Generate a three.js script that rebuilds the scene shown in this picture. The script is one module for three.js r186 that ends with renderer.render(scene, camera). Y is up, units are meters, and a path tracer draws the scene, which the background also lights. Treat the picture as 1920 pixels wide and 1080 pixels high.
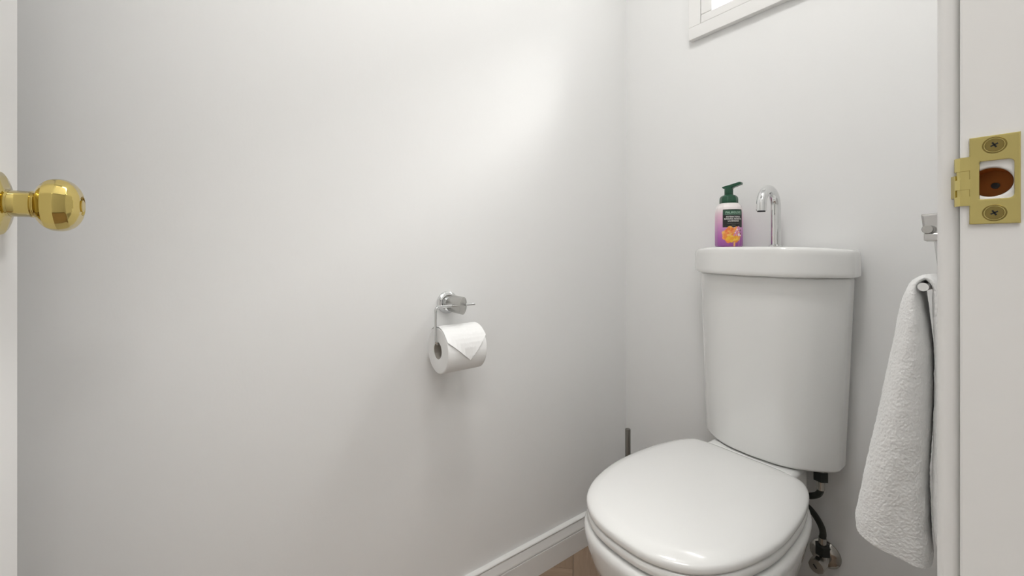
import * as THREE from 'three';
import { RoundedBoxGeometry } from 'three/addons/geometries/RoundedBoxGeometry.js';
import { mergeGeometries, mergeVertices, toCreasedNormals } from 'three/addons/utils/BufferGeometryUtils.js';
import { ImprovedNoise } from 'three/addons/math/ImprovedNoise.js';
import { RectAreaLightUniformsLib } from 'three/addons/lights/RectAreaLightUniformsLib.js';

// ------------------------------------------------------------------ camera, sky, lights, exposure
// x: along the back wall, left wall at 0; y: up; z: out of the back wall at 0. Metres.
const scene = new THREE.Scene();
const camera = new THREE.PerspectiveCamera(2 * Math.atan(540 / 772) * 180 / Math.PI, 16 / 9, 0.01, 60);
const EYE = new THREE.Vector3(0.9224, 0.96, 1.1616), YAW = Math.atan(562 / 772);
camera.position.copy(EYE);
camera.lookAt(EYE.x - Math.cos(YAW), EYE.y, EYE.z - Math.sin(YAW));
camera.setViewOffset(1920, 1080, 0, 75, 1920, 1080);

scene.background = new THREE.Color(0.93, 0.97, 1.0);

const renderer = new THREE.WebGLRenderer();
renderer.toneMapping = THREE.LinearToneMapping;
renderer.toneMappingExposure = 1.0;
renderer.shadowMap.enabled = true;
RectAreaLightUniformsLib.init();

// bright overcast sky seen from the small window: it lights the room from above, through the pane
const WIN = { x0: 0.312, x1: 0.692, y0: 1.636, y1: 1.936 };
const daylight = new THREE.RectAreaLight(0xffffff, 48, 3.6, 1.9);
daylight.color.setRGB(1.0, 0.995, 0.98);
daylight.name = 'sky_daylight';
daylight.position.set(1.0, 3.9, -1.7);
daylight.lookAt(0.5, 1.78, 0);
scene.add(daylight);
const LAMP_POWER = 32, HALL_POWER = 6.3;

// ------------------------------------------------------------------ helpers
const V3 = (x, y, z) => new THREE.Vector3(x, y, z);
let seed = 7;
const rnd = () => { seed = (seed * 1664525 + 1013904223) % 4294967296; return seed / 4294967296; };
const noise = new ImprovedNoise();
const used = {};
function numbered(n) { const k = used[n] = (used[n] ?? -1) + 1; return k ? n + '_' + String(k).padStart(3, '0') : n; }
function part(name, geo, m, parent, label) {
  const o = new THREE.Mesh(geo, m); o.name = name; o.castShadow = o.receiveShadow = true;
  if (label) o.userData.label = label;
  parent.add(o); return o;
}
function thing(name, label, category, pos = [0, 0, 0]) {
  const g = new THREE.Group(); g.name = numbered(name); g.position.set(...pos);
  g.userData = { label, category }; scene.add(g); return g;
}
function structure(name, geo, m, label) {
  const o = geo ? new THREE.Mesh(geo, m) : new THREE.Group(); o.name = name;
  o.castShadow = o.receiveShadow = true;
  o.userData = { kind: 'structure', label, category: name.split('_')[0] }; scene.add(o); return o;
}
const box = (x0, x1, y0, y1, z0, z1) => { const g = new THREE.BoxGeometry(x1 - x0, y1 - y0, z1 - z0); g.translate((x0 + x1) / 2, (y0 + y1) / 2, (z0 + z1) / 2); return boxUV(g); };
function rbox(x0, x1, y0, y1, z0, z1, r = 0.002, seg = 3) { const g = new RoundedBoxGeometry(x1 - x0, y1 - y0, z1 - z0, seg, r); g.translate((x0 + x1) / 2, (y0 + y1) / 2, (z0 + z1) / 2); return boxUV(g); }
function boxUV(g) {   // uv in metres, by the main direction of each face
  const p = g.attributes.position, n = g.attributes.normal, uv = new Float32Array(p.count * 2);
  for (let i = 0; i < p.count; i++) {
    const ax = Math.abs(n.getX(i)), ay = Math.abs(n.getY(i)), az = Math.abs(n.getZ(i));
    const [u, v] = ax >= ay && ax >= az ? [p.getZ(i), p.getY(i)] : ay >= az ? [p.getX(i), p.getZ(i)] : [p.getX(i), p.getY(i)];
    uv[2 * i] = u; uv[2 * i + 1] = v;
  }
  g.setAttribute('uv', new THREE.BufferAttribute(uv, 2)); return g;
}
const merge = (list) => mergeGeometries(list.map((g) => { const q = g.index ? g.toNonIndexed() : g.clone(); for (const k of Object.keys(q.attributes)) if (!['position', 'normal', 'uv'].includes(k)) q.deleteAttribute(k); return q; }));
// rings: arrays of [x,y,z] of equal length, closed round; skin them, with caps if asked
function loft(rings, { cap0 = false, cap1 = false, crease = 0 } = {}) {
  const n = rings[0].length, pos = [], uv = [], idx = [];
  rings.forEach((r, j) => r.forEach((p, i) => { pos.push(...p); uv.push(i / n, j / (rings.length - 1)); }));
  for (let j = 0; j + 1 < rings.length; j++) for (let i = 0; i < n; i++) {
    const a = j * n + i, b = j * n + (i + 1) % n, c = a + n, d = b + n;
    idx.push(a, b, d, a, d, c);
  }
  const cap = (j, flip) => {
    const c = [0, 0, 0]; rings[j].forEach((p) => p.forEach((v, k) => c[k] += v / n));
    const at = pos.length / 3; pos.push(...c); uv.push(0.5, 0.5);
    for (let i = 0; i < n; i++) { const a = j * n + i, b = j * n + (i + 1) % n; flip ? idx.push(at, b, a) : idx.push(at, a, b); }
  };
  if (cap0) cap(0, true);
  if (cap1) cap(rings.length - 1, false);
  const g = new THREE.BufferGeometry();
  g.setAttribute('position', new THREE.Float32BufferAttribute(pos, 3));
  g.setAttribute('uv', new THREE.Float32BufferAttribute(uv, 2));
  g.setIndex(idx); g.computeVertexNormals();
  return crease ? toCreasedNormals(g, crease) : g;
}
// turned body about y: profile [[r, y], ...]; u round, v by height
function turned(profile, seg = 48, crease = 0.7) {
  const pos = [], uv = [], idx = [], y0 = Math.min(...profile.map((p) => p[1])), y1 = Math.max(...profile.map((p) => p[1]));
  for (const [r, y] of profile) for (let i = 0; i <= seg; i++) {
    const a = i / seg * 2 * Math.PI; pos.push(r * Math.sin(a), y, r * Math.cos(a)); uv.push(i / seg, (y - y0) / (y1 - y0 || 1));
  }
  for (let j = 0; j + 1 < profile.length; j++) for (let i = 0; i < seg; i++) {
    const a = j * (seg + 1) + i, b = a + 1, c = a + seg + 1, d = c + 1;
    if (profile[j][0] > 1e-6) idx.push(a, b, d);
    if (profile[j + 1][0] > 1e-6) idx.push(a, d, c);
  }
  const g = new THREE.BufferGeometry();
  g.setAttribute('position', new THREE.Float32BufferAttribute(pos, 3));
  g.setAttribute('uv', new THREE.Float32BufferAttribute(uv, 2));
  g.setIndex(idx);
  return toCreasedNormals(g, crease);
}
// tube of radius r along points, ends closed
function tube(points, r, seg = 120, rad = 20, tension = 'centripetal') {
  const c = new THREE.CatmullRomCurve3(points.map((p) => V3(...p)), false, tension);
  const body = new THREE.TubeGeometry(c, seg, r, rad, false);
  const list = [body];
  for (const t of [0, 1]) {
    const d = new THREE.CircleGeometry(r, rad), tan = c.getTangentAt(t).multiplyScalar(t ? 1 : -1), p = c.getPointAt(t);
    d.applyQuaternion(new THREE.Quaternion().setFromUnitVectors(V3(0, 0, 1), tan)); d.translate(p.x, p.y, p.z); list.push(d);
  }
  return merge(list);
}
// points of a path with rounded corners
function rounded(pts, r, n = 8) {
  const out = [pts[0]];
  for (let i = 1; i + 1 < pts.length; i++) {
    const p = V3(...pts[i]), a = V3(...pts[i - 1]).sub(p), b = V3(...pts[i + 1]).sub(p);
    const A = p.clone().addScaledVector(a.normalize(), r), B = p.clone().addScaledVector(b.normalize(), r);
    for (let k = 0; k <= n; k++) { const t = k / n; out.push(A.clone().multiplyScalar((1 - t) ** 2).addScaledVector(p, 2 * t * (1 - t)).addScaledVector(B, t * t).toArray()); }
  }
  out.push(pts[pts.length - 1]); return out;
}
function noiseTexture(w, h, fn, srgb = false) {
  const d = new Uint8Array(w * h * 4);
  for (let y = 0; y < h; y++) for (let x = 0; x < w; x++) { const c = fn(x / w, y / h, x, y), k = (y * w + x) * 4; for (let i = 0; i < 3; i++) d[k + i] = Math.max(0, Math.min(255, Math.round(255 * (Array.isArray(c) ? c[i] : c)))); d[k + 3] = 255; }
  const t = new THREE.DataTexture(d, w, h); t.wrapS = t.wrapT = THREE.RepeatWrapping; t.magFilter = THREE.LinearFilter; t.minFilter = THREE.LinearMipmapLinearFilter;
  if (srgb) t.colorSpace = THREE.SRGBColorSpace; t.needsUpdate = true; return t;
}
// noise that tiles: blend of four shifted samples on a torus
const tile = (u, v, f, z = 0) => { const a = 2 * Math.PI * u, b = 2 * Math.PI * v, R = f / (2 * Math.PI); return noise.noise(R * Math.cos(a) + 31.7 + z, R * Math.sin(a) + 9.1, R * Math.cos(b) + 4.3) * 0.6 + noise.noise(R * Math.sin(b) + 11.3, R * Math.cos(a) * 1.1 + 3.7, R * Math.sin(a) + z) * 0.6; };

// ------------------------------------------------------------------ materials
const std = (rgb, roughness, more = {}) => { const m = new THREE.MeshPhysicalMaterial({ roughness, ...more }); m.color.set(rgb); return m; };
const rollerBump = noiseTexture(256, 256, (u, v) => 0.5 + 0.3 * tile(u, v, 90) + 0.2 * tile(u, v, 40, 5));
rollerBump.repeat.set(3.3, 3.3);
const M = {
  wall: std('#f1f1f0', 0.55, { bumpMap: rollerBump, bumpScale: 0.00012 }),
  ceiling: std('#f3f3f2', 0.85),
  gloss: std('#efeeec', 0.32),
  door: std('#efeeec', 0.38),
  frame: std('#efeeec', 0.34),
  china: std('#f0f0ee', 0.1, { clearcoat: 0.6, clearcoatRoughness: 0.03, ior: 1.5 }),
  plastic: std('#f2f2f0', 0.16, { clearcoat: 0.4, clearcoatRoughness: 0.06 }),
  chrome: std('#dfe0e0', 0.06, { metalness: 1 }),
  satin: std('#b9b8b4', 0.26, { metalness: 1 }),
  steel: std('#8f8d88', 0.3, { metalness: 1 }),
  dark: std('#17181a', 0.5),
  rubber: std('#24261f', 0.6),
  paper: std('#f4f4f3', 0.95),
  card: std('#b3ada4', 0.95),
  rawWood: std('#bd7c3a', 0.75),
};
M.brass = std('#d2bd74', 0.06, { metalness: 1 });
M.bronze = std('#8f7f4c', 0.34, { metalness: 1 });
M.plate = std('#cabb79', 0.24, { metalness: 1 });

// ------------------------------------------------------------------ the room
const FL = 0.023;                                    // level of the finished floor
const RW = 0.873, RL = 1.5, RH = 2.4, TH = 0.112;   // room width, length, height, thickness of the door wall
const DZ0 = 0.732, DZ1 = 1.424, DH = 2.05;          // doorway in the right wall
const HX = 2.25, HZ0 = -0.4, HZ1 = 2.5;             // hallway

structure('wall_left', box(-0.1, 0, -0.02, RH, -0.1, HZ1), M.wall, 'white painted wall carrying the toilet roll holder');
structure('wall_back', merge([box(0, WIN.x0 - 0.06, -0.02, RH, -0.1, 0), box(WIN.x1 + 0.06, RW + TH, -0.02, RH, -0.1, 0), box(WIN.x0 - 0.06, WIN.x1 + 0.06, -0.02, WIN.y0 - 0.05, -0.1, 0), box(WIN.x0 - 0.06, WIN.x1 + 0.06, WIN.y1 + 0.05, RH, -0.1, 0)]), M.wall, 'white painted wall behind the toilet with the small window');
structure('wall_front', box(0, RW + TH, -0.02, RH, RL, RL + 0.1), M.wall, 'white painted end wall behind the open door');
structure('wall_right', merge([box(RW, RW + TH, -0.02, RH, 0, DZ0 - 0.02), box(RW, RW + TH, -0.02, RH, DZ1 + 0.02, RL), box(RW, RW + TH, DH + 0.02, RH, DZ0 - 0.02, DZ1 + 0.02)]), M.wall, 'white painted wall with the doorway');
structure('ceiling', box(-0.1, HX + 0.1, RH, RH + 0.1, -0.1, HZ1 + 0.1), M.ceiling, 'flat white ceiling');

// hallway outside the door, behind the viewer
structure('wall_hallway', box(HX, HX + 0.1, -0.02, RH, HZ0, HZ1), M.wall, 'white hallway wall opposite the doorway');
structure('wall_hallway_end', merge([box(RW + TH, HX, -0.02, RH, HZ0 - 0.1, HZ0), box(RW + TH - 0.1, RW + TH, -0.02, RH, HZ0, -0.1), box(RW + TH - 0.1, HX + 0.1, RH, RH + 0.1, HZ0 - 0.1, -0.1)]), M.wall, 'white wall closing one end of the hallway');
structure('wall_hallway_far', merge([box(0, HX, -0.02, RH, HZ1, HZ1 + 0.1), box(RW, RW + TH, -0.02, RH, RL + 0.1, HZ1)]), M.wall, 'white wall closing the other end of the hallway');

// floor: herringbone planks
const grain = (k) => noiseTexture(512, 128, (u, v) => {
  const w = tile(u, v, 5, k * 7), f = noise.noise(u * 7, v * 60 + w * 3, k * 3.1), g = noise.noise(u * 22, v * 150, k * 5.7), c = noise.noise(u * 2.3, v * 9 + w, k * 2.2);
  const t = 0.5 + 0.28 * f + 0.16 * g + 0.25 * c, e = [0.0, 0.035, -0.03, 0.015][k];
  return [0.575 + 0.15 * (t - 0.5) + e, 0.485 + 0.14 * (t - 0.5) + e, 0.405 + 0.125 * (t - 0.5) + e];
}, true);
const PL = 0.45, PW = 0.09;
const woods = [0, 1, 2, 3].map((k) => { const t = grain(k); t.repeat.set(1 / PL, 1 / PW); return std('#ffffff', 0.42, { map: t }); });
const floor = structure('floor', null, null, 'brown wood-look herringbone floor');
{
  part('subfloor', box(0, RW + TH, -0.02, FL - 0.0101, 0, RL), M.card, floor);
  const S = Math.SQRT1_2, OFF = -0.011, clip = (poly, inside, cut) => { const o = []; poly.forEach((p, i) => { const q = poly[(i + 1) % poly.length], a = inside(p), b = inside(q); if (a) o.push(p); if (a !== b) o.push(cut(p, q)); }); return o; };
  const lerp = (p, q, t) => [p[0] + (q[0] - p[0]) * t, p[1] + (q[1] - p[1]) * t];
  // pattern axes: a along (1,-1), b along (1,1) in (x,z)
  const toRoom = ([a, b]) => [S * (a + b + OFF), S * (b + OFF - a)];
  const lay = (a0, a1, b0, b1, along) => {
    const g = 0.0004;
    let poly = [[a0 + g, b0 + g], [a1 - g, b0 + g], [a1 - g, b1 - g], [a0 + g, b1 - g]].map(toRoom);
    for (const [k, lim, sgn] of [[0, 0.002, 1], [0, RW + TH - 0.002, -1], [1, 0.002, 1], [1, RL - 0.002, -1]]) {
      poly = clip(poly, (p) => sgn * (p[k] - lim) > 0, (p, q) => lerp(p, q, (lim - p[k]) / (q[k] - p[k])));
      if (poly.length < 3) return;
    }
    let area = 0; poly.forEach((p, i) => { const q = poly[(i + 1) % poly.length]; area += p[0] * q[1] - q[0] * p[1]; });
    if (Math.abs(area) < 0.0006) return;
    // local frame: u along the plank, v across
    const o = toRoom([a0, b0]), u = along === 'a' ? [S, -S] : [S, S], v = [-u[1], u[0]];
    const pts = poly.map((p) => new THREE.Vector2((p[0] - o[0]) * u[0] + (p[1] - o[1]) * u[1], (p[0] - o[0]) * v[0] + (p[1] - o[1]) * v[1]));
    const geo = new THREE.ExtrudeGeometry(new THREE.Shape(pts), { depth: 0.0092, bevelEnabled: true, bevelThickness: 0.0008, bevelSize: 0.0006, bevelOffset: -0.0006, bevelSegments: 1 });
    const m = new THREE.Matrix4().makeBasis(V3(u[0], 0, u[1]), V3(v[0], 0, v[1]), V3(0, -1, 0)); // shape (u,v), depth downwards
    geo.applyMatrix4(m); geo.translate(o[0], FL - 0.0008, o[1]);
    part('plank', geo, woods[Math.floor(rnd() * 4)], floor);
  };
  const n = Math.round(PL / PW);
  for (let j = -4; j <= 4; j++) for (let i = -30; i <= 40; i++) {
    lay((i + 2 * n * j) * PW, (i + 2 * n * j + n) * PW, i * PW, (i + 1) * PW, 'a');
    lay(i * PW, (i + 1) * PW, (i - 2 * n + 1 + 2 * n * j) * PW, (i - n + 1 + 2 * n * j) * PW, 'b');
  }
}
structure('floor_hallway', box(RW + TH, HX, -0.02, FL, HZ0, HZ1), std('#8d7865', 0.5), 'brown hallway floor');

// skirting boards: a moulded profile [out from wall, up]
const skirt = [[0, FL], [0.0155, FL], [0.0155, 0.0830], [0.0150, 0.0836], [0.0128, 0.0842], [0.0128, 0.0860], [0.0155, 0.0867], [0.0157, 0.0880], [0.0150, 0.0920], [0.0134, 0.0980], [0.0118, 0.1040], [0.0108, 0.1092], [0.0104, 0.1112], [0.0074, 0.1120], [0.0074, 0.1142], [0.0114, 0.1148], [0.0118, 0.1160], [0.0114, 0.1178], [0.0095, 0.1198], [0.0060, 0.1212], [0.0020, 0.1218], [0, 0.1218]];
function skirting(name, from, to, outward, label) {   // from/to: [x, z]; outward: [x, z]
  const g = new THREE.BufferGeometry(), pos = [], uv = [];
  const P = (k, e) => [e[0] + outward[0] * skirt[k][0], skirt[k][1], e[1] + outward[1] * skirt[k][0]];
  for (let k = 0; k + 1 < skirt.length; k++) { const a = P(k, from), b = P(k + 1, from), c = P(k + 1, to), d = P(k, to); for (const q of [a, b, c, a, c, d]) { pos.push(...q); uv.push(q[0] + q[2], q[1]); } }
  for (let k = 1; k + 1 < skirt.length; k++) for (const e of [from, to]) for (const q of [P(0, e), P(k, e), P(k + 1, e)]) { pos.push(...q); uv.push(q[0], q[1]); }
  g.setAttribute('position', new THREE.Float32BufferAttribute(pos, 3)); g.setAttribute('uv', new THREE.Float32BufferAttribute(uv, 2));
  return structure(name, toCreasedNormals(g, 0.5), M.gloss, label);
}
skirting('baseboard_left', [0, 0], [0, RL], [1, 0], 'white moulded skirting board along the left wall');
skirting('baseboard_back', [0.0155, 0], [RW, 0], [0, 1], 'white moulded skirting board behind the toilet');
skirting('baseboard_right', [RW, 0.0155], [RW, DZ0 - 0.075], [-1, 0], 'white moulded skirting board below the towel');

// window: casing, sash and frosted pane
{
  const w = structure('window_1', null, null, 'small window with a white casing high above the cistern');
  const c = 0.0175, s = 0.0160;   // casing stands out of the wall, sash less so
  const X0 = WIN.x0 - 0.07, X1 = WIN.x1 + 0.07, Y0 = WIN.y0 - 0.061, Y1 = WIN.y1 + 0.061, i = 0.036;
  part('casing', rbox(X0, X1, Y0, Y0 + i, 0, c, 0.0015), M.gloss, w);
  part('casing', rbox(X0, X1, Y1 - i, Y1, 0, c, 0.0015), M.gloss, w);
  part('casing', rbox(X0, X0 + i, Y0 + i, Y1 - i, 0, c, 0.0015), M.gloss, w);
  part('casing', rbox(X1 - i, X1, Y0 + i, Y1 - i, 0, c, 0.0015), M.gloss, w);
  const a = X0 + i + 0.0005, b = X1 - i - 0.0005, d = Y0 + i + 0.0005, e = Y1 - i - 0.0005;
  part('sash', rbox(a, b, d, WIN.y0, -0.09, s, 0.003), M.gloss, w);
  part('sash', rbox(a, b, WIN.y1, e, -0.09, s, 0.003), M.gloss, w);
  part('sash', rbox(a, WIN.x0, WIN.y0, WIN.y1, -0.09, s, 0.003), M.gloss, w);
  part('sash', rbox(WIN.x1, b, WIN.y0, WIN.y1, -0.09, s, 0.003), M.gloss, w);
  const pane = new THREE.MeshPhysicalMaterial({ roughness: 0.02, transmission: 1, thickness: 0, ior: 1.5 }); pane.color.set('#ffffff');
  part('window_pane', box(WIN.x0 - 0.004, WIN.x1 + 0.004, WIN.y0 - 0.004, WIN.y1 + 0.004, -0.064, -0.059), pane, w, 'clear glass pane, bright with daylight');
}

// door frame: jambs, head, architraves, and the brass strike plate
{
  const t = structure('trim_1', null, null, 'white painted door frame with a brass strike plate');
  const BX = 0.8876, BY = 1.0050, BR = 0.0098;   // latch hole bored in the jamb
  const sh = new THREE.Shape([[RW + 0.0016, FL + 0.0016], [RW + TH - 0.0016, FL + 0.0016], [RW + TH - 0.0016, DH - 0.0016], [RW + 0.0016, DH - 0.0016]].map((p) => new THREE.Vector2(...p)));
  const hole = new THREE.Path(Array.from({ length: 48 }, (_, i) => new THREE.Vector2(BX + (BR + 0.0016) * Math.cos(-i * Math.PI / 24), BY + (BR + 0.0016) * Math.sin(-i * Math.PI / 24)))); sh.holes.push(hole);
  const jg = new THREE.ExtrudeGeometry(sh, { depth: 0.0168, bevelEnabled: true, bevelThickness: 0.0016, bevelSize: 0.0016, bevelSegments: 3 });
  jg.translate(0, 0, DZ0 - 0.0184); part('jamb', jg, M.frame, t);
  part('jamb', rbox(RW, RW + TH, FL, DH, DZ1, DZ1 + 0.02, 0.0016), M.frame, t);
  part('head', rbox(RW, RW + TH, DH, DH + 0.02, DZ0 - 0.02, DZ1 + 0.02, 0.0016), M.frame, t);
  part('door_stop', rbox(RW + 0.05, RW + TH - 0.01, FL, DH, DZ0, DZ0 + 0.011, 0.0015), M.frame, t);
  const AR = 0.0060;   // the architrave sits back from the jamb's edge
  const arch = (z0, z1, y0, y1) => rbox(RW - 0.0125, RW - 0.0002, y0, y1, z0, z1, 0.0042, 5);
  part('architrave', arch(DZ0 - AR - 0.064, DZ0 - AR, FL, DH + 0.07), M.frame, t);
  part('architrave', arch(DZ1 + AR, DZ1 + AR + 0.064, FL, DH + 0.07), M.frame, t);
  part('architrave', arch(DZ0 - AR, DZ1 + AR, DH + AR, DH + 0.07), M.frame, t);
  for (const [z0, z1, y0, y1] of [[DZ0 - 0.07, DZ0 - 0.006, FL, DH + 0.07], [DZ1 + 0.006, DZ1 + 0.07, FL, DH + 0.07], [DZ0 - 0.006, DZ1 + 0.006, DH + 0.006, DH + 0.07]]) part('architrave', rbox(RW + TH + 0.0002, RW + TH + 0.014, y0, y1, z0, z1, 0.004), M.frame, t);
  // bore lining and its end, with the small pilot hole
  const bore = new THREE.CylinderGeometry(BR - 0.0001, BR - 0.0001, 0.019, 40, 1, true); bore.rotateX(Math.PI / 2); bore.translate(BX, BY, DZ0 - 0.0105);
  const bm = M.rawWood.clone(); bm.side = THREE.DoubleSide;
  const boreEnd = new THREE.CylinderGeometry(BR + 0.001, BR + 0.001, 0.002, 40); boreEnd.rotateX(Math.PI / 2); boreEnd.translate(BX, BY, DZ0 - 0.0185 - 0.001);
  const lining = part('latch_hole', merge([bore, boreEnd]), bm, t, 'bare brown wood of the latch hole');
  const pilot = new THREE.CylinderGeometry(0.0021, 0.0021, 0.0012, 20); pilot.rotateX(Math.PI / 2); pilot.translate(BX + 0.0006, BY - 0.001, DZ0 - 0.0182); part('pilot_hole', pilot, M.dark, lining);
  // strike plate: rectangle with a rounded square window, set on the jamb
  const PX0 = 0.8778, PX1 = 0.9005, PY0 = 0.9765, PY1 = 1.0365;
  const ps = new THREE.Shape([[PX0, PY0], [PX1, PY0], [PX1, PY1], [PX0, PY1]].map((p) => new THREE.Vector2(...p)));
  const rr = new THREE.Path(), a = 0.8826, b = 0.8978, c = 0.9935, d = 1.0195, r = 0.003;
  rr.moveTo(a + 0.001, c); rr.lineTo(b - r, c); rr.quadraticCurveTo(b, c, b, c + r); rr.lineTo(b, d - r); rr.quadraticCurveTo(b, d, b - r, d); rr.lineTo(a + 0.001, d); rr.quadraticCurveTo(a, d, a, d - 0.001); rr.lineTo(a, c + 0.001); rr.quadraticCurveTo(a, c, a + 0.001, c);
  ps.holes.push(rr);
  const pg = new THREE.ExtrudeGeometry(ps, { depth: 0.0008, bevelEnabled: true, bevelThickness: 0.0005, bevelSize: 0.0005, bevelOffset: -0.0005, bevelSegments: 2, curveSegments: 12 }); pg.translate(0, 0, DZ0 + 0.0006);
  const plate = part('strike_plate', pg, M.plate, t, 'brass strike plate');
  // the lip, bent round the edge of the jamb, with two pressed ribs
  const lipY0 = 0.9895, lipY1 = 1.0235, prof = [[PX0 + 0.0006, 0.0012], [0.8755, 0.0012], [0.8735, 0.0008], [0.8718, -0.0004], [0.8706, -0.0024], [0.8700, -0.0048]];
  const strip = (y0, y1, up, pf = prof) => { const rings = pf.map(([x, z], k) => { const q = pf[Math.min(k + 1, pf.length - 1)], p = pf[Math.max(k - 1, 0)], tx = q[0] - p[0], tz = q[1] - p[1], l = Math.hypot(tx, tz), nx = tz / l * -1, nz = tx / l, s = nz < 0 ? -1 : 1; const f = (h) => [x + s * nx * h, z + s * nz * h]; const o = f(up), i = f(-0.0010); return [[o[0], y0, DZ0 + 0.0006 + o[1]], [o[0], y1, DZ0 + 0.0006 + o[1]], [i[0], y1, DZ0 + 0.0006 + i[1]], [i[0], y0, DZ0 + 0.0006 + i[1]]]; }); return loft(rings, { cap0: true, cap1: true, crease: 0.6 }); };
  const rib1 = [1.0045, 1.0105].map((v) => v + 0.0035), rib2 = [0.9960, 1.0010];
  part('lip', merge([strip(lipY0, rib2[0], 0.0002), strip(rib2[0], rib2[1], 0.0012 - 0.0019), strip(rib2[1], rib1[0], 0.0002), strip(rib1[0], rib1[1], 0.0012 - 0.0019), strip(rib1[1], lipY1, 0.0002), strip(0.9955, 1.0115, 0, [[0.8706, -0.0026], [0.8694, -0.0042], [0.8682, -0.0060], [0.8676, -0.0082]])]), M.plate, plate);
  for (const sy of [1.0297, 0.9838]) {
    const g = turned([[0, 0.0008], [0.0026, 0.0007], [0.0042, 0.0002], [0.0045, -0.0004], [0.0047, -0.0005], [0.0050, 0.0001], [0.0054, 0.0002], [0.0057, -0.0003]].reverse(), 32); g.rotateX(Math.PI / 2); g.translate(0.8893, sy, DZ0 + 0.0021);
    const sc = part('screw', g, M.bronze, plate);
    const x = merge([box(-0.0019, 0.0019, -0.00045, 0.00045, -0.0002, 0.00075), box(-0.00045, 0.00045, -0.0019, 0.0019, -0.0002, 0.00075)]); x.rotateZ(0.5); x.translate(0.8893, sy, DZ0 + 0.0023); part('cross_slot', x, M.dark, sc);
  }
}

// the open door at the left, with its brass knob
{
  const d = structure('door_1', null, null, 'open white door with a round brass knob');
  const A = 2.5 * Math.PI / 180;
  d.position.set(0.2397, 0, 1.351); d.rotation.y = -A;   // local -x runs towards the free edge, local -z out of the visible face
  part('leaf', rbox(-0.0582, 0.628, FL + 0.008, 2.04, 0, 0.035, 0.0015), M.door, d);
  const K = V3(0, 1.0085, 0);
  const turnIt = (prof, seg = 64, crease = 0.9) => { const g = turned(prof, seg, crease); g.rotateX(-Math.PI / 2); g.translate(K.x, K.y, K.z); return g; };
  const knobGroup = part('rose', turnIt([[0.0345, 0], [0.0348, 0.0028], [0.0340, 0.0046], [0.0312, 0.0062], [0.0270, 0.0075], [0.0225, 0.0086], [0.0180, 0.0098], [0.0156, 0.0112], [0.0148, 0.0128], [0, 0.0128]]), M.brass, d, 'polished brass rose');
  const neck = part('neck', turnIt([[0.0152, 0.0110], [0.0144, 0.0128], [0.0142, 0.0260], [0.0147, 0.0275], [0.0147, 0.0288], [0.0128, 0.0290], [0.0128, 0.0316], [0, 0.032]]), M.brass, d);
  const kp = [[0.0120, 0.0300], [0.0136, 0.0304]];
  for (let k = 0; k <= 48; k++) { const x = -0.955 + 1.885 * k / 48; kp.push([0.0296 * Math.pow(1 - Math.pow(Math.abs(x), 2.25), 1 / 2.25), 0.0494 + 0.0195 * x]); }
  kp.push([0.0110, 0.0678], [0.0104, 0.0666], [0, 0.0664]);
  const knob = part('knob', turnIt(kp, 96, 0.6), M.brass, d, 'polished brass knob');
  part('lock_button', turnIt([[0.0068, 0.0664], [0.0068, 0.0684], [0.0056, 0.0690], [0, 0.0690]], 32), M.brass, knob);
  for (const y of [0.22, 1.0, 1.82]) { const g = new THREE.CylinderGeometry(0.006, 0.006, 0.09, 20); g.translate(0.634, y, 0.036); part('hinge', g, M.plate, d); }
}

// ------------------------------------------------------------------ toilet with a hand basin on its cistern
const XC = 0.4585;
const seatHalf = [[0, 0.138], [0.085, 0.1392], [0.121, 0.149], [0.142, 0.180], [0.1570, 0.232], [0.1665, 0.300], [0.1690, 0.390], [0.158, 0.462], [0.138, 0.520], [0.108, 0.563], [0.060, 0.592], [0, 0.600]];
const seatLine = new THREE.CatmullRomCurve3([...seatHalf.map(([x, z]) => V3(x, 0, z)), ...seatHalf.slice(1, -1).reverse().map(([x, z]) => V3(-x, 0, z))], true, 'centripetal');
const N = 128;
const base = seatLine.getSpacedPoints(N).slice(0, N), baseN = base.map((p, i) => { const a = base[(i + N - 1) % N], b = base[(i + 1) % N]; const t = b.clone().sub(a).normalize(); return V3(t.z, 0, -t.x); });
{ const s = baseN[N / 4].x * base[N / 4].x > 0 ? 1 : -1; baseN.forEach((n) => n.multiplyScalar(s)); }   // outward
const ringAt = (inset, y) => base.map((p, i) => [XC + p.x - baseN[i].x * inset, y, p.z - baseN[i].z * inset]);
const shrink = (ring, k, y, cz = 0.33) => ring.map(([x, , z]) => [XC + (x - XC) * k, y(k, x, z), cz + (z - cz) * k]);
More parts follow.
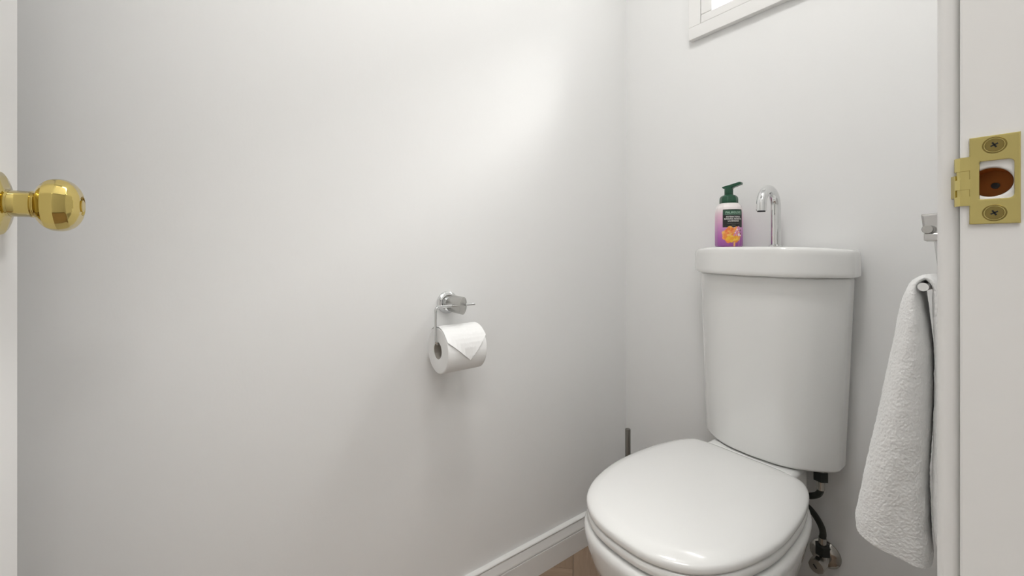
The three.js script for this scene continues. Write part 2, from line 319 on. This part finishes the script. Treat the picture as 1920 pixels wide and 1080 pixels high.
{
  const t = thing('toilet', 'white close-coupled toilet with closed lid and hand basin on its cistern', 'toilet', [0, 0, 0]);
  // pan
  const R = (inset, y) => ringAt(inset, y);
  const foot = (kx, kz, y, cz = 0.325) => ringAt(0, y).map(([x, , z]) => [XC + (x - XC) * kx, y, cz + (z - cz) * kz]);
  const pan = loft([
    foot(0.62, 0.60, FL), foot(0.62, 0.60, FL + 0.006), foot(0.585, 0.575, FL + 0.014), foot(0.56, 0.56, 0.075), foot(0.575, 0.58, 0.12), foot(0.615, 0.615, 0.19), foot(0.705, 0.70, 0.245), foot(0.80, 0.80, 0.290), foot(0.89, 0.89, 0.327), foot(0.955, 0.96, 0.353), foot(0.985, 0.988, 0.374), R(-0.0015, 0.394), R(-0.004, 0.406), R(-0.0045, 0.414), R(-0.0025, 0.421), R(0.002, 0.4252), R(0.009, 0.4266), R(0.055, 0.4266), R(0.062, 0.423), R(0.066, 0.405), R(0.075, 0.34), R(0.105, 0.26), R(0.125, 0.22)], { cap0: true, cap1: true });
  const panMesh = part('pan', pan, M.china, t);
  part('cistern_shelf', rbox(0.366, 0.563, 0.30, 0.4688, 0.070, 0.150, 0.010, 5), M.china, panMesh);
  const outlet = new THREE.CylinderGeometry(0.052, 0.052, 0.16, 48); outlet.rotateX(Math.PI / 2); outlet.translate(XC, 0.185, 0.10);
  const collar = new THREE.CylinderGeometry(0.062, 0.062, 0.03, 48); collar.rotateX(Math.PI / 2); collar.translate(XC, 0.185, 0.033);
  part('waste_pipe', merge([outlet, collar]), M.plastic, panMesh);
  // seat ring
  const s0 = 0.4305, s1 = 0.4488;
  const ringSeat = [[0.004, s0 + 0.001], [0.0015, s0 + 0.004], [0.0010, s0 + 0.010], [0.0020, s1 - 0.003], [0.005, s1 - 0.0006], [0.012, s1], [0.055, s1], [0.060, s1 - 0.004], [0.060, s0 + 0.004], [0.056, s0], [0.010, s0], [0.004, s0 + 0.001]].map(([i, y]) => R(i, y));
  part('seat', loft(ringSeat), M.plastic, t);
  // lid, slightly domed
  const l0 = 0.4512, lidRings = [[0.016, 0.003], [0.006, 0.001], [0.002, 0], [0.0004, 0.0015], [0, 0.005], [0, 0.0085], [0.0006, 0.0112], [0.0020, 0.0134], [0.0042, 0.0152], [0.0078, 0.0172], [0.0130, 0.0194], [0.0190, 0.0215], [0.0240, 0.0229]].map(([i, y]) => R(i, l0 + y));
  const edge = R(0.024, 0), yTop = l0 + 0.0229;
  for (const k of [0.95, 0.9, 0.84, 0.76, 0.66, 0.54, 0.4, 0.25, 0.1]) lidRings.push(shrink(edge, k, (q) => yTop + 0.0075 * (1 - q ** 3.2)));
  part('lid', loft(lidRings, { cap0: true, cap1: true }), M.plastic, t);
  for (const sx of [-1, 1]) { const g = new THREE.CylinderGeometry(0.010, 0.010, 0.034, 28); g.rotateZ(Math.PI / 2); g.translate(XC + sx * 0.072, 0.440, 0.146); part('hinge', g, M.plastic, t); }

  // cistern
  const CX = 0.4705, bowed = (w, d, de, n, y, off = 0, r = 128, z0 = 0.003) => {   // flat back, bowed front: depth d in the middle, de at the ends
    const out = [];
    for (let i = 0; i < r; i++) {
      const a = i / r * Math.PI * 2, c = Math.cos(a), q = Math.sin(a), e = 2 / n;
      const u = Math.sign(c) * Math.abs(c) ** e, v = Math.sign(q) * Math.abs(q) ** e, x = u * (w - off);
      const f = d - (d - de) * Math.abs(u) ** 2.4 - off, zb = z0 + off;
      out.push([CX + x, y, zb + (f - zb) * (v + 1) / 2]);
    }
    return out.reverse();
  };
  const cis = [];
  const C0 = 0.4705, C1 = 0.8945;
  const cw = (y) => 0.1490 + 0.0165 * (y - C0) / (C1 - C0), cd = (y) => 0.143 + 0.004 * (y - C0) / (C1 - C0);
  for (const [y, off] of [[C0, 0.03], [C0, 0.0075], [C0 + 0.0012, 0.0042], [C0 + 0.004, 0.0013], [C0 + 0.008, 0], [C0 + 0.05, 0], [0.6, 0], [0.7, 0], [0.8, 0], [C1 - 0.004, 0], [C1 - 0.001, 0.001], [C1, 0.003], [C1, 0.03]]) cis.push(bowed(cw(y), cd(y), 0.080, 5, y, off));
  part('cistern', loft(cis, { cap0: true, cap1: true }), M.china, t);
  // hand basin: slab with a bowed front and a hollow
  const sag = ([x, yy, z]) => [x, yy - 0.0075 * Math.max(0, (yy - B0) / (B1 - B0)) * Math.abs((x - CX) / bw) ** 3.2, z];   // the rim falls a little to both ends
  const B0 = 0.8955, B1 = 0.9632, bw = 0.1770, bd = 0.170, bs = [];
  for (const [y, off] of [[B0, 0.04], [B0, 0.006], [B0 + 0.0012, 0.0025], [B0 + 0.0045, 0.0004], [B0 + 0.012, 0], [B1 - 0.016, 0.0006], [B1 - 0.008, 0.0014], [B1 - 0.0036, 0.003], [B1 - 0.0010, 0.0058], [B1, 0.0095], [B1, 0.012]]) bs.push(bowed(bw, bd, 0.088, 6, y, off).map(sag));
  const bowl = (w, d, y) => { const out = []; for (let i = 0; i < 128; i++) { const a = i / 128 * Math.PI * 2; out.push([CX + 0.036 + w * Math.cos(a), y, 0.103 + d * Math.sin(a)]); } return out.reverse().map(sag); };
  bs.push(bowl(0.074, 0.042, B1), bowl(0.071, 0.040, B1 - 0.0015), bowl(0.067, 0.036, B1 - 0.010), bowl(0.060, 0.031, B1 - 0.026), bowl(0.045, 0.022, B1 - 0.034), bowl(0.012, 0.010, B1 - 0.036));
  const basin = part('hand_basin', loft(bs, { cap0: true, cap1: true }), M.china, t);
  const drain = turned([[0.011, 0], [0.011, 0.0015], [0.006, 0.002], [0.004, 0.0005], [0, 0.0005]], 28); drain.translate(CX + 0.036, B1 - 0.0362, 0.103); part('drain', drain, M.chrome, basin);
  // spout: a swan neck over the basin
  const TX = 0.4835, TZ = 0.036, pts = [[TX, B1, TZ], [TX, B1 + 0.04, TZ], [TX, 1.045, TZ]];
  for (let k = 1; k <= 16; k++) { const a = Math.PI * k / 16; pts.push([TX - 0.001 * k / 16, 1.060 + 0.041 * Math.sin(a), TZ + 0.038 * (1 - Math.cos(a))]); }
  pts.push([TX - 0.001, 1.0475, TZ + 0.0765]);
  const spout = part('spout', tube(pts, 0.0108, 140, 32), M.chrome, t, 'chrome swan-neck spout');
  const ae = new THREE.CylinderGeometry(0.0086, 0.0086, 0.003, 28); ae.translate(TX - 0.001, 1.0467, TZ + 0.0765); part('aerator', ae, M.dark, spout);
  const br = turned([[0.0150, 0], [0.0150, 0.003], [0.0135, 0.0045], [0.0112, 0.0050], [0.0112, 0.006]], 36); br.translate(TX, B1, TZ); part('base_ring', br, M.chrome, spout);
}

// ------------------------------------------------------------------ soap bottle
{
  const g = thing('soap_bottle', 'purple and white foam soap bottle with green pump on the basin', 'soap bottle', [0.3818, 0.9633, 0.062]);
  g.rotation.y = (46 - 180) * Math.PI / 180;    // the front of the label is at u = 0.5
  const W = 1024, H = 560, cv = document.createElement('canvas'); cv.width = W; cv.height = H;
  const c = cv.getContext('2d'), grd = c.createLinearGradient(0, 0, 0, H);
  for (const [k, col] of [[0, '#f7f1ef'], [0.16, '#f6ecec'], [0.26, '#ecccda'], [0.42, '#dfabcb'], [0.62, '#c987bf'], [0.8, '#b05fae'], [1, '#9a4f9f']]) grd.addColorStop(k, col);
  c.fillStyle = grd; c.fillRect(0, 0, W, H);
  // black panel with writing
  const mx = 512, L = mx - 128, T = 92, PWd = 256, PH = 226;
  c.fillStyle = '#10120f'; c.fillRect(L, T, PWd, PH);
  c.fillStyle = '#1d4a35'; c.fillRect(L + 6, T + 8, PWd - 12, 62);
  c.textAlign = 'center'; c.textBaseline = 'middle';
  c.fillStyle = '#a9c9b4'; c.font = 'bold 35px sans-serif'; c.fillText('PALMOLIVE', mx, T + 38, 212);
  c.fillStyle = '#9dbfa8'; c.fillRect(L + 30, T + 60, 196, 4);
  c.fillStyle = '#efece8'; c.font = 'bold 27px sans-serif'; c.fillText('ANTIBACTERIAL', mx, T + 94, 178); c.fillText('MANUKA HONEY &', mx, T + 120, 222); c.fillText('LAVENDER', mx, T + 146, 138);
  c.fillStyle = '#8d8a85'; c.font = '15px sans-serif'; c.fillText('FOAMING HAND WASH', mx, T + 176, 200); c.fillStyle = '#b9b6a8'; c.fillText('250 mL', mx, T + 198, 90);
  // honey splash with small flowers
  const blob = (x, y, r, col) => { c.fillStyle = col; c.beginPath(); c.arc(x, y, r, 0, 7); c.fill(); };
  let q = 11; const rn = () => { q = (q * 16807) % 2147483647; return q / 2147483647; };
  const oy = T + PH + 92;
  for (let k = 0; k < 46; k++) { const a = rn() * 6.28, d = Math.sqrt(rn()) * 92; const yy = oy + Math.sin(a) * d * 0.94; blob(mx - 22 + Math.cos(a) * d * 1.18, yy, 18 + rn() * 16, ['#f6a257', '#f3b04f', '#f0903f', '#f7bd6a'][Math.floor(rn() * 4)]); }
  for (let k = 0; k < 26; k++) { const a = rn() * 6.28, d = Math.sqrt(rn()) * 60; blob(mx - 10 + Math.cos(a) * d, oy + 48 + Math.sin(a) * d * 0.55, 10 + rn() * 15, ['#f5bf33', '#f2a93a', '#f8cb4c'][Math.floor(rn() * 3)]); }
  for (let k = 0; k < 12; k++) { const a = rn() * 6.28, d = Math.sqrt(rn()) * 46; blob(mx - 44 + Math.cos(a) * d, oy - 48 + Math.sin(a) * d * 0.7, 9 + rn() * 13, ['#ef7f3d', '#f49556'][Math.floor(rn() * 2)]); }
  c.fillStyle = '#f4b56a'; c.fillRect(mx - 2, oy + 92, 22, 44); blob(mx + 9, oy + 136, 11, '#f6bd74');
  for (let k = 0; k < 30; k++) { const t = rn(), x = mx + 30 + t * 62 + (rn() - 0.5) * 60, y = oy - 96 + rn() * 110; blob(x, y, 5 + rn() * 9, ['#f6d9e6', '#eaa9c9', '#ffffff', '#d984b4', '#7d4a52'][Math.floor(rn() * 5)]); }
  c.strokeStyle = '#e9b9d8'; c.lineWidth = 4; c.beginPath(); c.moveTo(mx + 78, oy + 60); c.lineTo(mx + 70, oy + 140); c.stroke();
  const tx = new THREE.CanvasTexture(cv); tx.colorSpace = THREE.SRGBColorSpace; tx.magFilter = THREE.LinearFilter;
  const bodyMat = std('#ffffff', 0.3, { map: tx, clearcoat: 0.3, clearcoatRoughness: 0.15 });
  part('bottle', turned([[0, 0.0015], [0.027, 0.0010], [0.0295, 0], [0.0318, 0.0010], [0.0327, 0.0040], [0.0328, 0.03], [0.0328, 0.080], [0.0325, 0.090], [0.0314, 0.0985], [0.0300, 0.1050], [0.0262, 0.1100], [0.0222, 0.1128], [0.0212, 0.1140], [0.0212, 0.1150], [0, 0.1150]], 72, 0.9), bodyMat, g, 'printed purple bottle');
  const green = std('#0f4c33', 0.3, { clearcoat: 0.3 });
  const gs = part('collar', turned([[0, 0.1138], [0.0216, 0.1138], [0.0220, 0.1145], [0.0220, 0.1235], [0.0212, 0.1285], [0.0190, 0.1322], [0.0150, 0.1348], [0.0108, 0.1358], [0.0108, 0.1370], [0, 0.137]], 56, 0.8), green, g, 'dark green collar');
  part('pump_stem', turned([[0.0098, 0.1350], [0.0104, 0.1365], [0.0104, 0.1560], [0, 0.1560]], 40), green, gs);
  // head: a flat spout rising to the right, with a finger pad
  const hs = new THREE.Shape(); hs.moveTo(-0.0125, 0.1555); hs.lineTo(-0.0138, 0.1570); hs.quadraticCurveTo(-0.008, 0.1588, 0.004, 0.1608); hs.lineTo(0.023, 0.1652); hs.quadraticCurveTo(0.0298, 0.1668, 0.0306, 0.1648); hs.lineTo(0.0302, 0.1612); hs.lineTo(0.0272, 0.1608); hs.quadraticCurveTo(0.019, 0.1572, 0.0128, 0.1562); hs.lineTo(0.0102, 0.1540); hs.lineTo(-0.0102, 0.1540); hs.closePath();
  const hg = new THREE.ExtrudeGeometry(hs, { depth: 0.011, bevelEnabled: true, bevelThickness: 0.0022, bevelSize: 0.0012, bevelSegments: 3 }); hg.translate(0, 0, -0.0055); hg.rotateY(-g.rotation.y + 0.12);
  part('pump_head', hg, green, g, 'dark green pump spout');
}

// ------------------------------------------------------------------ toilet roll on its chrome holder
{
  const HZ = 0.690, HY = 0.8255;
  const h = thing('toilet_roll_holder', 'chrome toilet roll holder on the left wall', 'roll holder', [0, HY, HZ]);
  const lay = (prof, seg = 48, cr = 0.6) => { const g = turned(prof, seg, cr); g.rotateZ(-Math.PI / 2); return g; };   // axis along +x
  const fl = part('wall_flange', lay([[0.0275, 0], [0.0278, 0.0030], [0.0268, 0.0052], [0.0235, 0.0072], [0.0205, 0.0085], [0.0195, 0.0105], [0.0150, 0.0115], [0, 0.0115]]), M.chrome, h);
  part('collar', lay([[0.0145, 0.0110], [0.0145, 0.0200], [0.0160, 0.0215], [0.0160, 0.0245], [0.0135, 0.0255], [0.0135, 0.030], [0, 0.030]]), M.chrome, fl);
  const pg = lay([[0.0170, 0.0295], [0.0196, 0.0305], [0.0202, 0.0320], [0.0202, 0.0826], [0.0198, 0.0830], [0, 0.0830]]);
  { const p = pg.attributes.position; for (let i = 0; i < p.count; i++) { const x = p.getX(i); if (x > 0.08) p.setX(i, x + 0.95 * p.getZ(i)); } }   // the front is cut on the slant
  part('post', toCreasedNormals((pg.deleteAttribute('normal'), pg), 0.5), M.satin, h);
  const AX = 0.066, zl = 0.7525 - HZ, zr = 0.650 - HZ, wy = 0.7418 - HY;
  part('wire_arm', tube(rounded([[AX, 0, zr], [AX, 0, zl], [AX, wy, zl], [AX, wy, 0.652 - HZ]], 0.011), 0.0033, 260, 16, 'catmullrom'), M.chrome, h);
  // the roll hangs with its core on the wire
  const RR = 0.0525, RI = 0.0195, Z1 = 0.7475, Z0 = 0.6465, CY = 0.7418 + 0.0033 + 0.0003 - (RI - 0.0008), CXr = AX;
  const r = thing('toilet_roll', 'white toilet roll with a folded tip on the holder', 'toilet roll', [CXr, CY, (Z0 + Z1) / 2]);
  const hl = (Z1 - Z0) / 2, layZ = (prof, seg = 96, cr = 0.5) => { const g = turned(prof, seg, cr); g.rotateX(Math.PI / 2); return g; };
  const rg = layZ([[RI, -hl + 0.0005], [RI + 0.003, -hl], [RR - 0.0025, -hl], [RR - 0.0008, -hl + 0.0008], [RR, -hl + 0.0025], [RR, 0], [RR, hl - 0.0025], [RR - 0.0008, hl - 0.0008], [RR - 0.0025, hl], [RI + 0.003, hl], [RI, hl - 0.0005]], 128, 0.9);
  { const p = rg.attributes.position; for (let i = 0; i < p.count; i++) { const x = p.getX(i), y = p.getY(i), z = p.getZ(i), q = Math.hypot(x, y); if (q > 0.03) { const k = 1 + 0.014 * noise.noise(x * 26, y * 26, z * 12 + 3) + 0.006 * noise.noise(x * 80, y * 80, z * 60); p.setXY(i, x * k, y * k); } } rg.computeVertexNormals(); }
  const roll = part('paper', rg, M.paper, r);
  part('core', layZ([[RI - 0.0008, -hl + 0.001], [RI + 0.0002, -hl + 0.0008], [RI + 0.0002, hl - 0.0008], [RI - 0.0008, hl - 0.001], [RI - 0.0008, -hl + 0.001]], 64), M.card, r);
  // last sheet: lies on the roll and ends in a folded point at the front
  const rows = 40, cols = 60, pos = [], idx = [], RS = RR + 0.0016;
  const limit = (s) => { const p = 0.56; return s < p ? THREE.MathUtils.lerp(0.50, -0.36, s / p) : THREE.MathUtils.lerp(-0.36, 0.62, Math.pow((s - p) / (1 - p), 0.9)); };   // angle above the axis where the sheet ends
  for (const side of [0, 1]) for (let j = 0; j <= rows; j++) for (let i = 0; i <= cols; i++) {
    const s = i / cols, z = hl * (1 - 2 * s) * 0.995, a0 = 2.2, a1 = limit(s), a = a0 + (a1 - a0) * j / rows;
    const near = Math.max(0, 1 - (a - a1) / 0.35), pinch = Math.exp(-(((s - 0.53) / 0.07) ** 2) - (((a + 0.22) / 0.10) ** 2));
    const rad = (RS + 0.0016 * near * near - 0.0009 * pinch + 0.0004 * noise.noise(s * 9, a * 7, 2) - side * 0.0011) * (1 + 0.014 * noise.noise(RR * Math.cos(a) * 26, RR * Math.sin(a) * 26, z * 12 + 3));
    pos.push(rad * Math.cos(a), rad * Math.sin(a), z);
  }
  const n1 = cols + 1, off = (rows + 1) * n1;
  for (let j = 0; j < rows; j++) for (let i = 0; i < cols; i++) { const a = j * n1 + i, b = a + 1, c = a + n1, d = c + 1; idx.push(a, b, d, a, d, c, off + a, off + d, off + b, off + a, off + c, off + d); }
  for (let i = 0; i < cols; i++) { const a = rows * n1 + i; idx.push(a, a + 1, off + a + 1, a, off + a + 1, off + a); }
  const sg = new THREE.BufferGeometry(); sg.setAttribute('position', new THREE.Float32BufferAttribute(pos, 3)); sg.setIndex(idx); sg.computeVertexNormals();
  part('folded_sheet', toCreasedNormals(sg, 0.8), M.paper, r);
}

// ------------------------------------------------------------------ toilet brush in the corner
{
  const b = thing('toilet_brush', 'steel toilet brush handle standing in the corner behind the toilet', 'toilet brush', [0.072, FL, 0.082]);
  part('handle', turned([[0, 0.12], [0.0085, 0.12], [0.0085, 0.3535], [0.0080, 0.3555], [0.0060, 0.3565], [0, 0.3567]], 32), M.steel, b);
  part('holder', turned([[0, 0.001], [0.040, 0.001], [0.042, 0.004], [0.042, 0.150], [0.040, 0.153], [0.0395, 0.150], [0.0395, 0.010], [0, 0.010]], 48), M.steel, b);
  part('lid', turned([[0.0088, 0.160], [0.012, 0.160], [0.036, 0.156], [0.041, 0.153], [0.041, 0.1505], [0.0088, 0.1505]], 48), M.steel, b);
}

// ------------------------------------------------------------------ stop valve and braided hose to the cistern
{
  const VX = 0.581, VY = 0.262;
  const v = thing('stop_valve', 'chrome water stop valve on the wall low behind the toilet', 'valve', [VX, VY, 0]);
  const layZ = (prof, seg = 40, cr = 0.6) => { const g = turned(prof, seg, cr); g.rotateX(Math.PI / 2); return g; };
  const shiny = std('#b7b4ae', 0.22, { metalness: 1 });
  const fl = layZ([[0.031, 0.001], [0.031, 0.003], [0.028, 0.007], [0.021, 0.0115], [0.013, 0.014], [0, 0.014]]); fl.translate(-0.006, -0.017, 0); part('wall_flange', fl, shiny, v);
  const body = merge([layZ([[0, 0.010], [0.0095, 0.010], [0.0095, 0.040], [0.0112, 0.042], [0.0112, 0.052], [0, 0.054]]).translate(0, -0.016, 0), turned([[0, -0.020], [0.0088, -0.020], [0.0088, 0.004], [0, 0.004]], 32).translate(0, 0, 0.040)]); part('body', body, shiny, v);
  const kn = layZ([[0.0105, 0.053], [0.0150, 0.055], [0.0155, 0.058], [0.0155, 0.070], [0.0145, 0.073], [0, 0.0735]], 10, 0.3); kn.rotateZ(0.3); kn.translate(-0.002, -0.013, 0); const knob = part('valve_handle', kn, shiny, v);
  const sl = box(-0.0045, 0.0045, -0.0012, 0.0012, 0.0730, 0.0742); sl.rotateZ(-0.8); sl.translate(-0.004, -0.013, 0); part('screw_slot', sl, M.dark, knob);

  const h = thing('water_hose', 'dark braided water hose looping from the valve up to the cistern', 'hose', [0, 0, 0]);
  const hz = 0.040, TXn = 0.583, TZn = 0.058, TY = 0.4685;
  const hex = (r, y0, y1, x, z, turn) => { const g = new THREE.CylinderGeometry(r, r, y1 - y0, 6); g.rotateY(turn); g.translate(x, (y0 + y1) / 2, z); return toCreasedNormals(g, 0.3); };
  const round = (r, y0, y1, x, z) => { const g = new THREE.CylinderGeometry(r, r, y1 - y0, 28); g.translate(x, (y0 + y1) / 2, z); return toCreasedNormals(g, 0.6); };
  const braid = noiseTexture(64, 64, (u, w) => { const a = Math.sin(2 * Math.PI * (4 * u + 4 * w)), b = Math.sin(2 * Math.PI * (4 * u - 4 * w)); return 0.5 + 0.5 * Math.max(a, b); }); braid.repeat.set(40, 3);
  const hoseMat = std('#3c3e39', 0.42, { metalness: 0.6, bumpMap: braid, bumpScale: 0.0006 }), nutMat = std('#3a3c39', 0.35, { metalness: 0.7 });
  part('tail_pipe', round(0.0088, TY - 0.008, TY + 0.0019, TXn, TZn), M.plastic, h);
  part('nut', hex(0.0150, TY - 0.0285, TY - 0.008, TXn, TZn, 0.35), nutMat, h);
  part('ferrule', round(0.0078, TY - 0.050, TY - 0.0285, TXn, TZn), shiny, h);
  part('nut', hex(0.0150, VY + 0.003, VY + 0.023, VX, hz, 0.35), nutMat, h);
  part('ferrule', round(0.0075, VY + 0.023, VY + 0.040, VX, hz), shiny, h);
  part('hose', tube([[VX, VY + 0.038, hz], [VX + 0.001, VY + 0.050, hz], [VX - 0.001, VY + 0.062, hz + 0.001], [VX - 0.009, VY + 0.078, hz + 0.002], [VX - 0.022, VY + 0.092, hz + 0.002], [VX - 0.038, VY + 0.102, hz + 0.002], [VX - 0.049, VY + 0.110, hz + 0.003], [VX - 0.052, VY + 0.118, hz + 0.003], [VX - 0.044, VY + 0.1235, hz + 0.006], [VX - 0.027, VY + 0.1255, hz + 0.010], [TXn - 0.013, TY - 0.072, TZn - 0.006], [TXn - 0.004, TY - 0.062, TZn - 0.002], [TXn, TY - 0.052, TZn], [TXn, TY - 0.045, TZn]], 0.0066, 200, 18), hoseMat, h);
}

// ------------------------------------------------------------------ towel holder on the right wall, and the towel
{
  const h = thing('towel_holder', 'chrome open towel holder fixed to the right wall', 'towel holder', [RW, 0.95, 0.27]);
  const zb = 0.030;  // local z of the bracket's near face: world 0.30
  const X = (x) => x - RW, Y = (y) => y - 0.95;
  const bs = new THREE.Shape([[0.783, 1.0105], [RW, 1.0190], [RW, 0.968], [0.789, 0.9695], [0.7855, 0.985]].map(([x, y]) => new THREE.Vector2(X(x), Y(y))));
  const bg = new THREE.ExtrudeGeometry(bs, { depth: 0.030, bevelEnabled: true, bevelThickness: 0.003, bevelSize: 0.003, bevelOffset: -0.003, bevelSegments: 3 }); bg.translate(0, 0, zb - 0.0345);
  const grey = std('#c6c5c3', 0.14, { metalness: 1 });
  const br = part('bracket', bg, grey, h);
  part('wall_plate', rbox(-0.006, 0, Y(0.962), Y(1.025), -0.022, 0.050, 0.002), M.chrome, h);
  const pin = turned([[0, 0], [0.0060, 0], [0.0063, 0.0006], [0.0063, 0.0145], [0.0058, 0.0152], [0, 0.0153]], 36); pin.rotateX(Math.PI / 2); pin.translate(X(0.7925), Y(0.9875), zb - 0.002); part('pin', pin, M.satin, br);
  part('bracket_foot', rbox(X(0.7885), X(0.822), Y(0.9705), Y(0.9815), zb - 0.010, zb + 0.012, 0.0015), grey, br);
  part('bar', tube(rounded([[X(0.8015), Y(0.972), 0.015], [X(0.8035), Y(0.935), 0.006], [X(0.7955), Y(0.9035), -0.070], [X(0.7895), Y(0.9030), 0.052]], 0.014), 0.0062, 160, 24, 'catmullrom'), M.chrome, h);
}
{
  // outer and inner outline [x, y] of the hanging cloth, from the hem on the room's side over the bar to the hem by the wall
  const o = [[0.7069, 0.5059], [0.7062, 0.5248], [0.7097, 0.5476], [0.7152, 0.5849], [0.7226, 0.6312], [0.7305, 0.6769], [0.7377, 0.7240], [0.7453, 0.7722], [0.7522, 0.8152], [0.7590, 0.8616], [0.7656, 0.8909], [0.7734, 0.9101], [0.7826, 0.9178], [0.7928, 0.9200], [0.8038, 0.9159], [0.8119, 0.8988], [0.8172, 0.8651], [0.8208, 0.8202], [0.8239, 0.7681], [0.8264, 0.7088], [0.8280, 0.6495], [0.8290, 0.5902], [0.8290, 0.5454], [0.8285, 0.5227]];
  const n = [[0.7945, 0.4878], [0.7945, 0.5097], [0.7923, 0.5398], [0.7912, 0.5785], [0.7906, 0.6175], [0.7923, 0.6576], [0.7940, 0.6990], [0.7951, 0.7409], [0.7951, 0.7761], [0.7940, 0.8150], [0.7906, 0.8498], [0.7861, 0.8808], [0.7826, 0.8995], [0.7889, 0.9111], [0.7951, 0.9005], [0.7945, 0.8778], [0.7951, 0.8465], [0.7962, 0.8076], [0.7962, 0.7529], [0.7951, 0.6978], [0.7940, 0.6426], [0.7934, 0.5953], [0.7951, 0.5413], [0.8022, 0.5097]];
  const co = new THREE.CatmullRomCurve3(o.map(([x, y]) => V3(x, y, 0)), false, 'centripetal'), cn = new THREE.CatmullRomCurve3(n.map(([x, y]) => V3(x, y, 0)), false, 'centripetal');
  const LV = 900, AR = 360, rings = [];
  const pile = (x, y, z) => 0.0006 * noise.noise(x * 260, y * 260, z * 260 + 7.3) + 0.0005 * noise.noise(x * 480 + 3, y * 440, z * 480) + 0.0010 * noise.noise(x * 70, y * 50, z * 70);
  const ringOf = (t, k, dy = 0, round = 1) => {
    const a = co.getPoint(t), b = cn.getPoint(t), cx = (a.x + b.x) / 2, cy = (a.y + b.y) / 2 + dy, hx = (a.x - b.x) / 2 * k, hy = (a.y - b.y) / 2 * k;
    const bar = Math.exp(-(((t - 0.565) / 0.11) ** 2)), hem = THREE.MathUtils.smoothstep(t, 0, 0.35);
    const e = 2 / (5.5 - 2.6 * hem), side = THREE.MathUtils.smoothstep(t, 0.42, 0.66), dz = (0.040 + 0.008 * side) * (1 - 0.12 * bar) * round, zc = 0.290 - 0.020 * side, out = [], half = Math.hypot(hx, hy);
    const dense = [], run = [0], even = [];
    for (let i = 0; i <= 720; i++) { const w = i / 720 * 2 * Math.PI, c = Math.cos(w), s = Math.sin(w); dense.push([Math.sign(c) * Math.abs(c) ** e, Math.sign(s) * Math.abs(s) ** (2 / 2.2)]); if (i) run.push(run[i - 1] + Math.hypot((dense[i][0] - dense[i - 1][0]) * half, (dense[i][1] - dense[i - 1][1]) * dz)); }
    for (let i = 0, k = 0; i < AR; i++) { const want = run[720] * i / AR; while (run[k + 1] < want) k++; const f = (want - run[k]) / (run[k + 1] - run[k] || 1); even.push([0, 1].map((j) => dense[k][j] + (dense[k + 1][j] - dense[k][j]) * f)); }
    for (let i = 0; i < AR; i++) {
      const [u, v] = even[i], l = Math.hypot(u, v), c = u / l, s = v / l;
      let x = cx + hx * u, y = cy + hy * u, z = zc + dz * v;
      // soft lengthwise folds on the broad face
      z += (s > 0 ? 1 : -1) * (1 - hem * 0.3) * 0.0045 * Math.sin(u * 3.4 + 0.6 + t * 3) * Math.abs(s) * (1 - bar);
      const p = pile(x, y, z);
      x += p * c * hx / half; y += p * c * hy / half; z += p * s;
      out.push([x, y, z]);
    }
    return out;
  };
  // rounded hems at both ends
  rings.push(ringOf(0, 0.55, 0.002, 0.5), ringOf(0, 0.80, -0.001, 0.8), ringOf(0, 0.94, -0.0012, 0.94));
  for (let k = 0; k <= LV; k++) rings.push(ringOf(k / LV, 1));
  rings.push(ringOf(1, 0.92, -0.001, 0.92), ringOf(1, 0.6, 0.001, 0.6));
  const t = thing('hand_towel', 'white terry hand towel draped over the towel holder', 'towel', [0.79, 0.45, 0.29]);
  const g = loft(rings, { cap0: true, cap1: true }); g.translate(-0.79, -0.45, -0.29);
  const terry = noiseTexture(256, 256, (u, v, x, y) => 0.5 + 0.35 * tile(u, v, 60) + 0.3 * (((x * 7919 + y * 104729) % 97) / 97 - 0.5)); terry.repeat.set(3, 8);
  part('cloth', g, std('#f6f6f5', 1, { bumpMap: terry, bumpScale: 0.0005 }), t);
}

// ------------------------------------------------------------------ lamps, out of view: ceiling light of the small room and of the hallway
function ceilingLamp(name, label, x, z, r, power) {
  const l = thing(name, label, 'ceiling light', [x, RH, z]);
  part('lamp_base', turned([[0, 0], [r, 0], [r, -0.030], [r - 0.006, -0.034], [0, -0.034]].reverse(), 48), M.gloss, l);
  const glow = new THREE.MeshStandardMaterial({ roughness: 0.6 }); glow.color.set('#ffffff'); glow.emissive.setRGB(1, 0.97, 0.92); glow.emissiveIntensity = 1.5;
  part('lamp_diffuser', turned([[0, -0.040], [r - 0.012, -0.040], [r - 0.008, -0.034], [0, -0.034]], 48), glow, l);
  const a = new THREE.RectAreaLight(0xffffff, power, r * 1.6, r * 1.6); a.color.setRGB(1, 0.99, 0.975); a.name = name + '_glow';
  a.position.set(x, RH - 0.0415, z); a.lookAt(x, 0, z); scene.add(a);
}
ceilingLamp('ceiling_light', 'round white flush ceiling light above the toilet', 0.60, 0.76, 0.16, LAMP_POWER);
ceilingLamp('hallway_light', 'round white flush ceiling light in the hallway', 1.46, 1.40, 0.47, HALL_POWER);

scene.traverse((o) => { if (o.isMesh) o.castShadow = o.receiveShadow = true; });
renderer.render(scene, camera);
